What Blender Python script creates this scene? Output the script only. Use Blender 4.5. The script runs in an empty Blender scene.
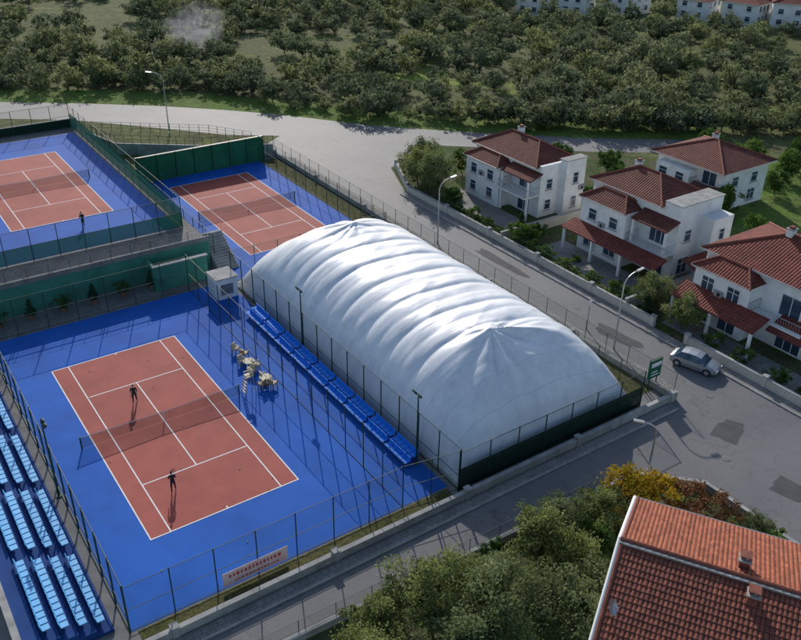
import bpy, bmesh, math, random
import numpy as np
from mathutils import Vector, Matrix, noise
rng=random.Random(7)
nr=np.random.RandomState(3)
S=bpy.context.scene
COL=S.collection
# ------------------------------------------------------------------ materials
def nmat(name):
    m=bpy.data.materials.new(name); m.use_nodes=True
    nt=m.node_tree; b=nt.nodes['Principled BSDF']; return m,nt,b
def ramp(nt,fac,stops):
    r=nt.nodes.new('ShaderNodeValToRGB')
    e=r.color_ramp.elements
    while len(e)<len(stops): e.new(0.5)
    for i,(p,c) in enumerate(stops):
        e[i].position=p; e[i].color=(*c,1) if len(c)==3 else c
    nt.links.new(fac,r.inputs[0]); return r.outputs[0]
def tex_noise(nt,vec,scale,detail=4,rough=0.6,dist=0):
    n=nt.nodes.new('ShaderNodeTexNoise'); n.inputs['Scale'].default_value=scale
    n.inputs['Detail'].default_value=detail; n.inputs['Roughness'].default_value=rough
    n.inputs['Distortion'].default_value=dist
    nt.links.new(vec,n.inputs['Vector']); return n.outputs['Fac']
def geo_pos(nt):
    return nt.nodes.new('ShaderNodeNewGeometry').outputs['Position']
def uvn(nt):
    return nt.nodes.new('ShaderNodeTexCoord').outputs['UV']
def mixc(nt,fac,a,b,mode='MIX'):
    m=nt.nodes.new('ShaderNodeMix'); m.data_type='RGBA'; m.blend_type=mode
    for s,v in ((m.inputs[0],fac),(m.inputs[6],a),(m.inputs[7],b)):
        if hasattr(v,'is_output'): nt.links.new(v,s)
        elif isinstance(v,(int,float)): s.default_value=v
        else: s.default_value=(*v,1)
    return m.outputs[2]
def bump(nt,b,h,strength=0.3,dist=0.02):
    n=nt.nodes.new('ShaderNodeBump'); n.inputs['Strength'].default_value=strength
    n.inputs['Distance'].default_value=dist
    nt.links.new(h,n.inputs['Height']); nt.links.new(n.outputs[0],b.inputs['Normal'])
def math_n(nt,op,a,b=None):
    m=nt.nodes.new('ShaderNodeMath'); m.operation=op
    for i,v in enumerate((a,b)):
        if v is None: continue
        if hasattr(v,'is_output'): nt.links.new(v,m.inputs[i])
        else: m.inputs[i].default_value=v
    return m.outputs[0]
def simple(name,c1,c2=None,scale=1.0,rough=0.7,metal=0,bmp=0.0,bscale=30,big=None,spec=0.5):
    m,nt,b=nmat(name)
    if c2 is None: c2=tuple(x*0.8 for x in c1)
    p=geo_pos(nt)
    c=ramp(nt,tex_noise(nt,p,scale,4),[(0.35,c1),(0.68,c2)])
    if big:
        g=ramp(nt,tex_noise(nt,p,big[0],5,0.65,0.6),[(0.4,(1,1,1)),(0.7,(big[1],)*3)])
        c=mixc(nt,1.0,c,g,'MULTIPLY')
    nt.links.new(c,b.inputs['Base Color'])
    b.inputs['Roughness'].default_value=rough; b.inputs['Metallic'].default_value=metal
    b.inputs['Specular IOR Level'].default_value=spec
    if bmp: bump(nt,b,tex_noise(nt,p,bscale,2),bmp)
    return m
M={}
M['white']=simple('white_plaster',(0.80,0.80,0.80),(0.70,0.70,0.69),0.8,0.8,big=(0.35,0.84))
M['cream']=simple('cream_plaster',(0.6,0.57,0.5),(0.52,0.49,0.42),0.8,0.8,big=(0.35,0.8))
M['conc']=simple('concrete',(0.40,0.40,0.39),(0.28,0.28,0.27),1.2,0.9,bmp=0.2,big=(0.3,0.7),spec=.2)
M['concd']=simple('concrete_dark',(0.20,0.20,0.20),(0.13,0.13,0.13),1.0,0.9,bmp=0.2,spec=.2)
M['patch']=simple('asphalt_patch',(0.085,0.085,0.09),(0.065,0.065,0.07),1.0,0.85,bmp=0.2,spec=.25)
M['blue']=simple('court_blue',(0.010,0.115,0.50),(0.008,0.095,0.43),0.35,0.8,bmp=0.06,bscale=60,big=(0.12,0.75),spec=0.17)
M['red']=simple('court_red',(0.38,0.100,0.080),(0.32,0.082,0.066),0.5,0.8,bmp=0.06,bscale=60,big=(0.15,0.8),spec=0.20)
M['line']=simple('white_line_paint',(0.8,0.8,0.8),(0.66,0.66,0.66),3,0.8,spec=.2)
M['green']=simple('green_panel',(0.02,0.15,0.08),(0.015,0.12,0.065),0.6,0.8,big=(0.4,0.7),spec=.2)
M['greenw']=simple('green_wall_paint',(0.06,0.24,0.18),(0.045,0.19,0.14),0.6,0.8,big=(0.4,0.7),spec=.2)
M['pole']=simple('dark_green_steel',(0.02,0.055,0.042),(0.015,0.038,0.03),2,0.6,0.0,spec=.3)
M['galv']=simple('galvanised_steel',(0.5,0.5,0.5),(0.38,0.38,0.4),2,0.4,0.7)
M['black']=simple('black_plastic',(0.02,0.02,0.022),(0.012,0.012,0.012),3,0.5)
M['seat']=simple('seat_blue_plastic',(0.10,0.42,0.75),(0.08,0.36,0.68),3,0.5)
M['bench']=simple('bench_blue_plastic',(0.02,0.22,0.78),(0.018,0.19,0.70),3,0.7,spec=.2)
M['deck']=simple('deck_blue_paint',(0.015,0.06,0.22),(0.012,0.045,0.17),0.8,0.85,spec=.15)
M['wood']=simple('tan_wood',(0.42,0.30,0.15),(0.33,0.22,0.10),4,0.6)
M['cush']=simple('cream_cushion',(0.65,0.58,0.42),(0.55,0.48,0.34),4,0.8)
M['ridge']=simple('ridge_tile',(0.24,0.085,0.06),(0.16,0.055,0.04),3,0.8,spec=.2)
M['redtrim']=simple('dark_red_trim',(0.16,0.03,0.03),(0.12,0.025,0.025),2,0.6)
M['bark']=simple('bark',(0.10,0.075,0.055),(0.06,0.045,0.035),6,0.9)
M['tyre']=simple('tyre_rubber',(0.02,0.02,0.02),(0.015,0.015,0.015),4,0.8)
M['paint']=simple('silver_car_paint',(0.42,0.44,0.47),(0.40,0.42,0.45),1,0.28,0.6)
M['skin']=simple('skin',(0.45,0.27,0.19),(0.40,0.23,0.16),6,0.55)
M['dark']=simple('dark_sportswear',(0.02,0.02,0.03),(0.014,0.014,0.02),6,0.8)
M['hair']=simple('dark_hair',(0.03,0.02,0.015),(0.02,0.014,0.01),10,0.6)
M['terra']=simple('terracotta_pot',(0.3,0.12,0.07),(0.22,0.09,0.05),3,0.8)
M['ball']=simple('tennis_ball_felt',(0.5,0.6,0.08),(0.45,0.55,0.07),30,0.9)
m,nt,b=nmat('window_glass'); b.inputs['Base Color'].default_value=(0.03,0.06,0.10,1); b.inputs['Roughness'].default_value=0.08
b.inputs['Specular IOR Level'].default_value=0.8; M['glass']=m
def asphalt(name,c1,c2):
    m,nt,b=nmat(name); p=geo_pos(nt)
    c=ramp(nt,tex_noise(nt,p,0.12,7,0.7,0.4),[(0.3,c1),(0.7,c2)])
    g=ramp(nt,tex_noise(nt,p,18,2),[(0.3,(0.8,)*3),(0.7,(1.12,)*3)])
    c=mixc(nt,1.0,c,g,'MULTIPLY')
    st=ramp(nt,tex_noise(nt,p,0.55,5,0.7,1.5),[(0.30,(0.6,)*3),(0.42,(1,)*3)])
    c=mixc(nt,0.8,c,st,'MULTIPLY')
    v=nt.nodes.new('ShaderNodeTexVoronoi'); v.feature='DISTANCE_TO_EDGE'; v.inputs['Scale'].default_value=0.16
    w=nt.nodes.new('ShaderNodeVectorMath'); w.operation='ADD'
    nn=nt.nodes.new('ShaderNodeTexNoise'); nn.inputs['Scale'].default_value=0.7; nt.links.new(p,nn.inputs['Vector'])
    sc=nt.nodes.new('ShaderNodeVectorMath'); sc.operation='SCALE'; sc.inputs['Scale'].default_value=2.5
    nt.links.new(nn.outputs['Color'],sc.inputs[0]); nt.links.new(p,w.inputs[0]); nt.links.new(sc.outputs[0],w.inputs[1])
    nt.links.new(w.outputs[0],v.inputs['Vector'])
    cr=ramp(nt,v.outputs['Distance'],[(0.0,(0.6,)*3),(0.01,(1,)*3)])
    c=mixc(nt,0.6,c,cr,'MULTIPLY')
    nt.links.new(c,b.inputs['Base Color']); b.inputs['Roughness'].default_value=0.72; b.inputs['Specular IOR Level'].default_value=0.35
    bump(nt,b,tex_noise(nt,p,40,2),0.25,0.01); return m
M['asph']=asphalt('asphalt',(0.115,0.12,0.13),(0.165,0.167,0.172))
M['asph2']=asphalt('asphalt_back',(0.13,0.133,0.138),(0.18,0.18,0.18))
def paver(name,c1,c2,mort,sx,sy):
    m,nt,b=nmat(name); u=uvn(nt)
    br=nt.nodes.new('ShaderNodeTexBrick'); nt.links.new(u,br.inputs['Vector'])
    br.inputs['Color1'].default_value=(*c1,1); br.inputs['Color2'].default_value=(*c2,1); br.inputs['Mortar'].default_value=(*mort,1)
    br.inputs['Scale'].default_value=1; br.inputs['Brick Width'].default_value=sx; br.inputs['Row Height'].default_value=sy
    br.inputs['Mortar Size'].default_value=0.02
    g=ramp(nt,tex_noise(nt,geo_pos(nt),0.5,5),[(0.3,(0.7,)*3),(0.7,(1,)*3)])
    nt.links.new(mixc(nt,1.0,br.outputs['Color'],g,'MULTIPLY'),b.inputs['Base Color'])
    b.inputs['Roughness'].default_value=0.9; b.inputs['Specular IOR Level'].default_value=0.2; return m
M['paver']=paver('paving_slabs',(0.24,0.235,0.23),(0.18,0.175,0.175),(0.10,0.10,0.10),0.4,0.4)
M['paver2']=paver('walkway_slabs',(0.30,0.29,0.28),(0.24,0.23,0.22),(0.13,0.13,0.13),0.5,0.5)
def tile(name,c1,c2,c3):
    m,nt,b=nmat(name); u=uvn(nt)
    sp=nt.nodes.new('ShaderNodeSeparateXYZ'); nt.links.new(u,sp.inputs[0])
    fu=math_n(nt,'MULTIPLY',sp.outputs[0],math.pi/0.30); su=math_n(nt,'ABSOLUTE',math_n(nt,'SINE',fu))
    fv=math_n(nt,'FRACT',math_n(nt,'MULTIPLY',sp.outputs[1],1/0.40))
    br=nt.nodes.new('ShaderNodeTexBrick'); nt.links.new(u,br.inputs['Vector']); br.offset=0
    br.inputs['Color1'].default_value=(*c1,1); br.inputs['Color2'].default_value=(*c2,1); br.inputs['Mortar'].default_value=(*c3,1)
    br.inputs['Scale'].default_value=1; br.inputs['Brick Width'].default_value=0.30; br.inputs['Row Height'].default_value=0.40
    br.inputs['Mortar Size'].default_value=0.035; br.inputs['Mortar Smooth'].default_value=0.6
    g=ramp(nt,tex_noise(nt,geo_pos(nt),0.6,6,0.7),[(0.3,(0.6,)*3),(0.7,(1.15,)*3)])
    nt.links.new(mixc(nt,1.0,br.outputs['Color'],g,'MULTIPLY'),b.inputs['Base Color'])
    b.inputs['Roughness'].default_value=0.85; b.inputs['Specular IOR Level'].default_value=0.2
    bump(nt,b,math_n(nt,'ADD',su,math_n(nt,'MULTIPLY',fv,-0.6)),0.8,0.06); return m
M['tile']=tile('roof_tile_brown',(0.21,0.068,0.052),(0.15,0.05,0.04),(0.05,0.02,0.018))
M['tile2']=tile('roof_tile_red',(0.25,0.068,0.052),(0.18,0.052,0.042),(0.07,0.022,0.018))
def tilen(name,c1,c2,c3):
    m,nt,b=nmat(name); p=geo_pos(nt); u=uvn(nt)
    br=nt.nodes.new('ShaderNodeTexBrick'); nt.links.new(u,br.inputs['Vector']); br.offset=0
    br.inputs['Color1'].default_value=(*c1,1); br.inputs['Color2'].default_value=(*c2,1); br.inputs['Mortar'].default_value=(*c3,1)
    br.inputs['Scale'].default_value=1; br.inputs['Brick Width'].default_value=0.24; br.inputs['Row Height'].default_value=0.38; br.inputs['Mortar Size'].default_value=0.016
    g=ramp(nt,tex_noise(nt,p,1.5,6,0.75),[(0.3,(0.5,)*3),(0.7,(1.15,)*3)])
    c=mixc(nt,1.0,br.outputs['Color'],g,'MULTIPLY')
    g2=ramp(nt,tex_noise(nt,p,7,4,0.8),[(0.55,(1,)*3),(0.72,(0.55,0.6,0.6))])
    c=mixc(nt,0.8,c,g2,'MULTIPLY')
    nt.links.new(c,b.inputs['Base Color']); b.inputs['Roughness'].default_value=0.85; b.inputs['Specular IOR Level'].default_value=0.25
    return m
M['tileo']=tilen('roof_tile_orange',(0.46,0.15,0.08),(0.34,0.105,0.06),(0.18,0.06,0.04))
M['tilen']=tilen('roof_tile_shaded',(0.30,0.10,0.065),(0.19,0.066,0.048),(0.06,0.025,0.02))  # browner copy for the slope facing away from the sun, shade painted into colour
def ground(name,cols,s1,s2):
    m,nt,b=nmat(name); p=geo_pos(nt)
    c=ramp(nt,tex_noise(nt,p,s1,7,0.65,0.8),[(0.30,cols[0]),(0.45,cols[1]),(0.55,cols[2]),(0.66,cols[3])])
    g=ramp(nt,tex_noise(nt,p,s2,5,0.75),[(0.3,(0.45,)*3),(0.7,(1.25,)*3)])
    nt.links.new(mixc(nt,1.0,c,g,'MULTIPLY'),b.inputs['Base Color']); b.inputs['Roughness'].default_value=0.95
    b.inputs['Specular IOR Level'].default_value=0.1
    bump(nt,b,tex_noise(nt,p,s2*1.3,4,0.8),1.0,0.25); return m
M['grove']=ground('grove_ground',[(0.10,0.11,0.05),(0.14,0.16,0.06),(0.11,0.115,0.055),(0.25,0.34,0.055)],0.035,0.8)
M['grass']=ground('dry_grass',[(0.09,0.095,0.035),(0.115,0.12,0.045),(0.15,0.14,0.065),(0.08,0.115,0.035)],0.3,3)
M['lawn']=ground('green_lawn',[(0.09,0.13,0.035),(0.13,0.22,0.04),(0.12,0.16,0.045),(0.18,0.28,0.05)],0.15,1.6)
M['garden']=ground('garden_ground',[(0.06,0.065,0.035),(0.08,0.13,0.035),(0.13,0.12,0.08),(0.10,0.15,0.035)],0.25,2.5)
# dome fabric with welded seams
m,nt,b=nmat('dome_fabric'); p=geo_pos(nt)
c=ramp(nt,tex_noise(nt,p,0.25,5),[(0.3,(0.74,0.77,0.82)),(0.7,(0.64,0.67,0.73))])
sp=nt.nodes.new('ShaderNodeSeparateXYZ'); nt.links.new(p,sp.inputs[0])
fy=math_n(nt,'FRACT',math_n(nt,'MULTIPLY',sp.outputs[1],1/1.775)); sm=ramp(nt,fy,[(0.0,(0.74,)*3),(0.05,(1,)*3)])
c=mixc(nt,0.7,c,sm,'MULTIPLY')
mp2=nt.nodes.new('ShaderNodeMapping'); mp2.inputs['Scale'].default_value=(1.6,1.6,0.25); nt.links.new(p,mp2.inputs['Vector'])
dr=ramp(nt,tex_noise(nt,mp2.outputs[0],1.0,4,0.7),[(0.4,(1,)*3),(0.7,(0.86,0.86,0.85))]); c=mixc(nt,1.0,c,dr,'MULTIPLY')
nt.links.new(c,b.inputs['Base Color']); b.inputs['Roughness'].default_value=0.40
mp=nt.nodes.new('ShaderNodeMapping'); mp.inputs['Scale'].default_value=(0.35,1.6,0.5); nt.links.new(p,mp.inputs['Vector'])
bump(nt,b,tex_noise(nt,mp.outputs[0],1.2,4,0.55,1.2),0.22,0.09)
M['fabric']=m
def mesh_mat(name,col,alpha):
    m,nt,b=nmat(name)
    b.inputs['Base Color'].default_value=(*col,1); b.inputs['Roughness'].default_value=0.8; b.inputs['Specular IOR Level'].default_value=0.1
    b.inputs['Alpha'].default_value=alpha; return m
M['chain']=mesh_mat('chain_link_mesh',(0.03,0.07,0.055),0.12)
M['screen']=mesh_mat('green_windscreen',(0.03,0.17,0.10),0.85)
M['screenb']=mesh_mat('dark_windscreen',(0.012,0.03,0.022),0.95)
M['net']=mesh_mat('tennis_net_mesh',(0.02,0.02,0.02),0.4)
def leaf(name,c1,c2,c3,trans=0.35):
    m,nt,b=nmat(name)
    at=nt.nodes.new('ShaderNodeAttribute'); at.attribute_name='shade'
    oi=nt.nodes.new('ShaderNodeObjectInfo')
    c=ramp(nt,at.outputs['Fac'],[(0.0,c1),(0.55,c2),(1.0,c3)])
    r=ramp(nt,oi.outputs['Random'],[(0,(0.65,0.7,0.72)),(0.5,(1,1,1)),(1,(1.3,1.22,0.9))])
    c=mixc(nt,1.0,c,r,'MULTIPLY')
    d=nt.nodes.new('ShaderNodeBsdfDiffuse'); nt.links.new(c,d.inputs['Color'])
    t=nt.nodes.new('ShaderNodeBsdfTranslucent'); nt.links.new(c,t.inputs['Color'])
    mx=nt.nodes.new('ShaderNodeMixShader'); mx.inputs[0].default_value=trans
    out=nt.nodes['Material Output']
    nt.links.new(d.outputs[0],mx.inputs[1]); nt.links.new(t.outputs[0],mx.inputs[2]); nt.links.new(mx.outputs[0],out.inputs['Surface'])
    nt.nodes.remove(b)
    return m
M['olive']=leaf('olive_leaves',(0.08,0.10,0.045),(0.16,0.20,0.085),(0.27,0.31,0.16))
M['grovel']=leaf('grove_leaves',(0.085,0.11,0.06),(0.15,0.18,0.10),(0.23,0.26,0.16),0.4)
M['bush']=leaf('shrub_leaves',(0.04,0.08,0.022),(0.09,0.16,0.04),(0.16,0.25,0.07))
M['yellow']=leaf('yellow_leaves',(0.28,0.17,0.02),(0.48,0.32,0.03),(0.6,0.42,0.06),0.4)
M['redl']=leaf('red_leaves',(0.15,0.07,0.04),(0.25,0.11,0.06),(0.30,0.17,0.08),0.3)
M['cyp']=leaf('conifer_leaves',(0.02,0.045,0.02),(0.04,0.08,0.03),(0.07,0.12,0.045),0.2)
# ------------------------------------------------------------------ mesh builder
class MB:
    def __init__(s): s.v=[];s.f=[];s.m=[];s.mats=[]
    def mi(s,k):
        if k not in s.mats: s.mats.append(k)
        return s.mats.index(k)
    def face(s,pts,k):
        i=len(s.v); s.v+= [tuple(p) for p in pts]; s.f.append(tuple(range(i,i+len(pts)))); s.m.append(s.mi(k))
    def box(s,x0,y0,z0,x1,y1,z1,k,T=None):
        if x0>x1:x0,x1=x1,x0
        if y0>y1:y0,y1=y1,y0
        if z0>z1:z0,z1=z1,z0
        c=[(x0,y0,z0),(x1,y0,z0),(x1,y1,z0),(x0,y1,z0),(x0,y0,z1),(x1,y0,z1),(x1,y1,z1),(x0,y1,z1)]
        if T is not None: c=[tuple(T@Vector(p)) for p in c]
        i=len(s.v); s.v+=c; k=s.mi(k)
        for q in ((0,3,2,1),(4,5,6,7),(0,1,5,4),(1,2,6,5),(2,3,7,6),(3,0,4,7)):
            s.f.append(tuple(i+a for a in q)); s.m.append(k)
    def cyl(s,p0,p1,r0,r1=None,n=8,k='pole',caps=True):
        if r1 is None:r1=r0
        p0=Vector(p0);p1=Vector(p1);d=(p1-p0).normalized()
        a=d.orthogonal().normalized();b=d.cross(a)
        i=len(s.v);kk=s.mi(k)
        for p,r in ((p0,r0),(p1,r1)):
            for j in range(n):
                t=2*math.pi*j/n; s.v.append(tuple(p+(a*math.cos(t)+b*math.sin(t))*r))
        for j in range(n):
            j2=(j+1)%n; s.f.append((i+j,i+j2,i+n+j2,i+n+j)); s.m.append(kk)
        if caps:
            s.f.append(tuple(i+n-1-j for j in range(n))); s.m.append(kk)
            s.f.append(tuple(i+n+j for j in range(n))); s.m.append(kk)
    def tube(s,pts,r,n=8,k='pole'):
        for a,b in zip(pts[:-1],pts[1:]): s.cyl(a,b,r,r,n,k)
    def obj(s,name,parent=None,loc=None,rotz=0,smooth=False):
        me=bpy.data.meshes.new(name); me.from_pydata(s.v,[],s.f)
        for k in s.mats: me.materials.append(M[k])
        me.polygons.foreach_set('material_index',s.m)
        uv=me.uv_layers.new(name='UVMap'); data=np.zeros((len(me.loops),2))
        V=np.array(s.v)
        li=0
        for f in s.f:
            P=V[list(f)]; n=np.cross(P[1]-P[0],P[2]-P[0]); L=np.linalg.norm(n); n=n/L if L>0 else np.array([0,0,1.])
            if abs(n[2])>0.999: U_=np.array([1,0,0.]);W=np.array([0,1,0.])
            else:
                U_=np.cross([0,0,1.],n);U_/=np.linalg.norm(U_);W=np.cross(n,U_)
            data[li:li+len(f),0]=P@U_; data[li:li+len(f),1]=P@W; li+=len(f)
        uv.data.foreach_set('uv',data.ravel())
        if smooth: me.polygons.foreach_set('use_smooth',[True]*len(me.polygons))
        me.update()
        o=bpy.data.objects.new(name,me); COL.objects.link(o)
        if parent: o.parent=parent
        if loc: o.location=loc
        o.rotation_euler[2]=rotz
        return o
def empty(name,loc=(0,0,0),rotz=0):
    e=bpy.data.objects.new(name,None); COL.objects.link(e); e.location=loc; e.rotation_euler[2]=rotz; e.empty_display_size=0.1; return e
def sheet(name,pts,z,k,sub=0):
    b=MB(); b.face([(x,y,z) for x,y in pts],k); return b.obj(name)
def rect(x0,y0,x1,y1): return [(x0,y0),(x1,y0),(x1,y1),(x0,y1)]
# ------------------------------------------------------------------ ground & roads
sheet('ground',rect(-3000,-3000,4000,4000),0.0,'grove')
sheet('garden_ground',[(59.6,10),(125,5),(125,60),(98,76),(83,92),(74,98),(63,93),(59.6,84)],0.012,'garden')
sheet('lawn',[(82,28),(125,20),(125,60),(106,70),(84,58)],0.020,'lawn')
sheet('garden_ground',[(-10,8),(44.8,8),(45.0,26),(41.5,29.2),(-10,30.2)],0.012,'garden')
sheet('road',[(53.2,37.0),(59.3,26.0),(59.3,84),(63,93),(74,97.5),(62,110),(56.5,113.5),(52,110.5),(52.9,104)],0.024,'asph')
sheet('road',[(-30,30.6),(41.5,29.6),(45.3,26.2),(46,8),(62,8),(59.3,26.0),(53.2,37.0),(51.2,34.0),(-30,34.0)],0.020,'asph')
up=[(-20,188),(0,173),(25,154),(36,146.5),(47,138),(55,130.5),(62,123),(71,111),(81,101),(96,88),(112,77)]
lo=[(-26,178),(-6,164),(20,146),(32,138),(42,127),(50,118),(56.5,113.5),(62,110),(74,97.5),(92,83),(108,72)]
b=MB()
for i in range(len(up)-1): b.face([(*lo[i],0.028),(*lo[i+1],0.028),(*up[i+1],0.028),(*up[i],0.028)],'asph2')
b.obj('back_road')
def interp(pl,x):
    xs=[p[0] for p in pl]; ys=[p[1] for p in pl]
    if x>xs[-1]: return ys[-1]-(x-xs[-1])*0.75
    return float(np.interp(x,xs,ys)) if x>xs[0] else ys[0]+(xs[0]-x)*0.8
b=MB()
for i in range(len(up)-1):
    b.face([(up[i][0],up[i][1],0.014),(up[i+1][0],up[i+1][1],0.014),(up[i+1][0]+5.0,up[i+1][1]+7,0.014),(up[i][0]+5.0,up[i][1]+7,0.014)],'lawn')
b.obj('grass_verge')
b=MB(); b.box(51.9,35.0,0,53.1,104,0.13,'paver2'); b.box(53.1,36.0,0,53.22,104,0.14,'conc'); b.obj('sidewalk')
b=MB(); b.box(58.5,26,0,59.5,84,0.13,'paver2'); b.box(58.38,26,0,58.5,84,0.14,'conc'); b.obj('sidewalk')
b=MB(); b.box(5,33.2,0,51.0,34.05,0.13,'paver2'); b.box(5,33.08,0,51.0,33.2,0.14,'conc'); b.obj('sidewalk')
def blob(name,x,y,w,h,a,k,z):
    c,s_=math.cos(a),math.sin(a); pts=[]
    for i in range(28):
        t=i/28*2*math.pi; r=1+.12*math.sin(3*t+x)+.07*math.sin(7*t+y)
        q=lambda v:math.copysign(abs(v)**.55,v)
        dx=q(math.cos(t))*w/2*r; dy=q(math.sin(t))*h/2*r; pts.append((x+c*dx-s_*dy,y+s_*dx+c*dy))
    sheet(name,pts,z,k)
for (x,y,w,h,a) in ((55.5,44,1.6,5,0.1),(52,29,3,2.0,0.3),(56.5,62,1.2,8,0),(50,22,2,3,0.2)): blob('asphalt_patch',x,y,w,h,a,'patch',.030)
for x,y in ((56.2,50),(54.8,33),(49,27),(57,75)):
    b=MB(); b.cyl((x,y,0.0),(x,y,0.042),0.35,0.35,20,'concd'); b.obj('manhole_cover')
# ------------------------------------------------------------------ complex ground
sheet('complex_ground',[(-2,34.4),(51.5,34.4),(51.9,106),(31,108),(-2,78)],0.016,'concd')
sheet('grass_strip',rect(7,34.4,29.4,35.85),0.030,'grass')
sheet('grass_strip',[(48.9,36.2),(51.6,36.2),(51.6,105),(48.9,105)],0.030,'grass')
sheet('blue_court_surface',rect(6.7,36.0,29.6,73.6),0.034,'blue')
sheet('blue_court_surface',rect(30.6,73.2,48.8,104.9),0.034,'blue')
sheet('walkway',rect(-2,73.9,29.6,77.6),0.034,'paver')
def court(x0,y0,z):
    r=MB(); r.face([(x0,y0,z),(x0+10.97,y0,z),(x0+10.97,y0+23.77,z),(x0,y0+23.77,z)],'red')
    w=0.09; L=[(0,0,10.97,w),(0,23.77-w,10.97,23.77),(0,w,w,23.77-w),(10.97-w,w,10.97,23.77-w),
     (1.37,w,1.37+w,23.77-w),(9.6-w,w,9.6,23.77-w),(1.37+w,5.485,9.6-w,5.485+w),(1.37+w,18.285-w,9.6-w,18.285),(5.485-w/2,5.485+w,5.485+w/2,18.285-w),
     (5.44,w,5.53,0.3),(5.44,23.47,5.53,23.77-w)]
    for a,b_,c,d in L: r.face([(x0+a,y0+b_,z+0.006),(x0+c,y0+b_,z+0.006),(x0+c,y0+d,z+0.006),(x0+a,y0+d,z+0.006)],'line')
    r.obj('tennis_court')
    n=MB(); ym=y0+11.885; xa=x0-0.9; xb=x0+11.87
    for x in (xa,xb): n.cyl((x,ym,z),(x,ym,z+1.1),0.06,0.06,8,'pole')
    K=16
    for i in range(K):
        t0,t1=i/K,(i+1)/K; f=lambda t:0.914+0.156*(abs(2*t-1))
        X0=xa+(xb-xa)*t0;X1=xa+(xb-xa)*t1
        n.face([(X0,ym,z+0.02),(X1,ym,z+0.02),(X1,ym,z+f(t1)-0.06),(X0,ym,z+f(t0)-0.06)],'net')
        n.face([(X0,ym,z+f(t0)-0.06),(X1,ym,z+f(t1)-0.06),(X1,ym,z+f(t1)),(X0,ym,z+f(t0))],'line')
    n.box(x0+5.45,ym-0.01,z,x0+5.52,ym+0.01,z+0.9,'line')
    n.obj('tennis_net')
court(10.16,42.43,0.042); court(34.4,77.95,0.042)
ZT=3.0
b=MB(); b.box(-40,77.8,0,29.8,124.5,ZT-0.02,'greenw'); b.obj('terrace_retaining_wall')
sheet('terrace_paving',rect(-40,77.8,29.8,124.5),ZT,'paver')
sheet('blue_court_surface',rect(-40,82.6,28.4,121.5),ZT+0.008,'blue')
court(13.1,90.8,ZT+0.016); court(-6.0,90.8,ZT+0.016)
b=MB(); b.box(-40,77.75,ZT+0.0,29.85,78.05,ZT+0.5,'concd'); b.box(-40,124.3,ZT,29.8,124.6,ZT+1.2,'conc'); b.obj('parapet_wall')
b=MB(); b.box(22.8,75.2,0,28.4,75.45,2.7,'greenw'); b.box(22.8,75.45,0,23.05,77.8,2.7,'greenw'); b.box(22.7,75.1,2.7,28.5,75.55,2.8,'conc'); b.obj('green_boundary_wall')
b=MB()
for i in range(14): b.box(29.9,76+i*0.3,0,32.2,76.3+i*0.3,0.2*(i+1),'conc')
b.obj('concrete_stairs')
b=MB(); b.box(31.5,105.0,0,49.6,105.3,3.4,'green')
for i in range(8): b.cyl((31.7+i*2.55,104.9,0),(31.7+i*2.55,104.9,3.6),0.05,0.05,6,'pole')
b.box(31.5,104.95,3.4,49.6,105.35,3.5,'pole'); b.obj('green_backstop_wall')
def wall(name,pts,h,t,k,cap='conc',pil=None):
    b=MB()
    for (x0,y0),(x1,y1) in zip(pts[:-1],pts[1:]):
        L=math.hypot(x1-x0,y1-y0); T=Matrix.Translation((x0,y0,0))@Matrix.Rotation(math.atan2(y1-y0,x1-x0),4,'Z')
        b.box(0,-t/2,0,L,t/2,h,k,T); b.box(-0.03,-t/2-0.05,h,L+0.03,t/2+0.05,h+0.07,cap,T)
        if pil:
            n=max(1,round(L/pil))
            for i in range(n+1):
                b.box(i*L/n-0.2,-0.2,0,i*L/n+0.2,0.2,h+0.22,k,T); b.box(i*L/n-0.25,-0.25,h+0.22,i*L/n+0.25,0.25,h+0.30,cap,T)
    return b.obj(name)
wall('perimeter_wall',[(-2,34.25),(51.3,34.25)],0.7,0.25,'conc',pil=10.6)
wall('perimeter_wall',[(51.75,34.3),(51.75,106)],0.55,0.22,'conc',pil=12)
wall('perimeter_wall',[(51.7,106.2),(44,110),(33,118),(31,126)],1.6,0.25,'conc')
wall('garden_wall',[(59.7,43.5),(59.7,84),(63.5,92.5)],0.9,0.22,'cream','conc',pil=8)
wall('garden_wall',[(59.7,15),(59.7,39.5)],0.9,0.22,'cream','conc',pil=8)
wall('garden_wall',[(45.0,8),(44.9,25.8),(41.4,29.3),(8,30.3)],0.5,0.2,'conc')
for y in (47.2,66.0): wall('party_wall',[(59.9,y),(78,y)],1.2,0.2,'cream')
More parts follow.
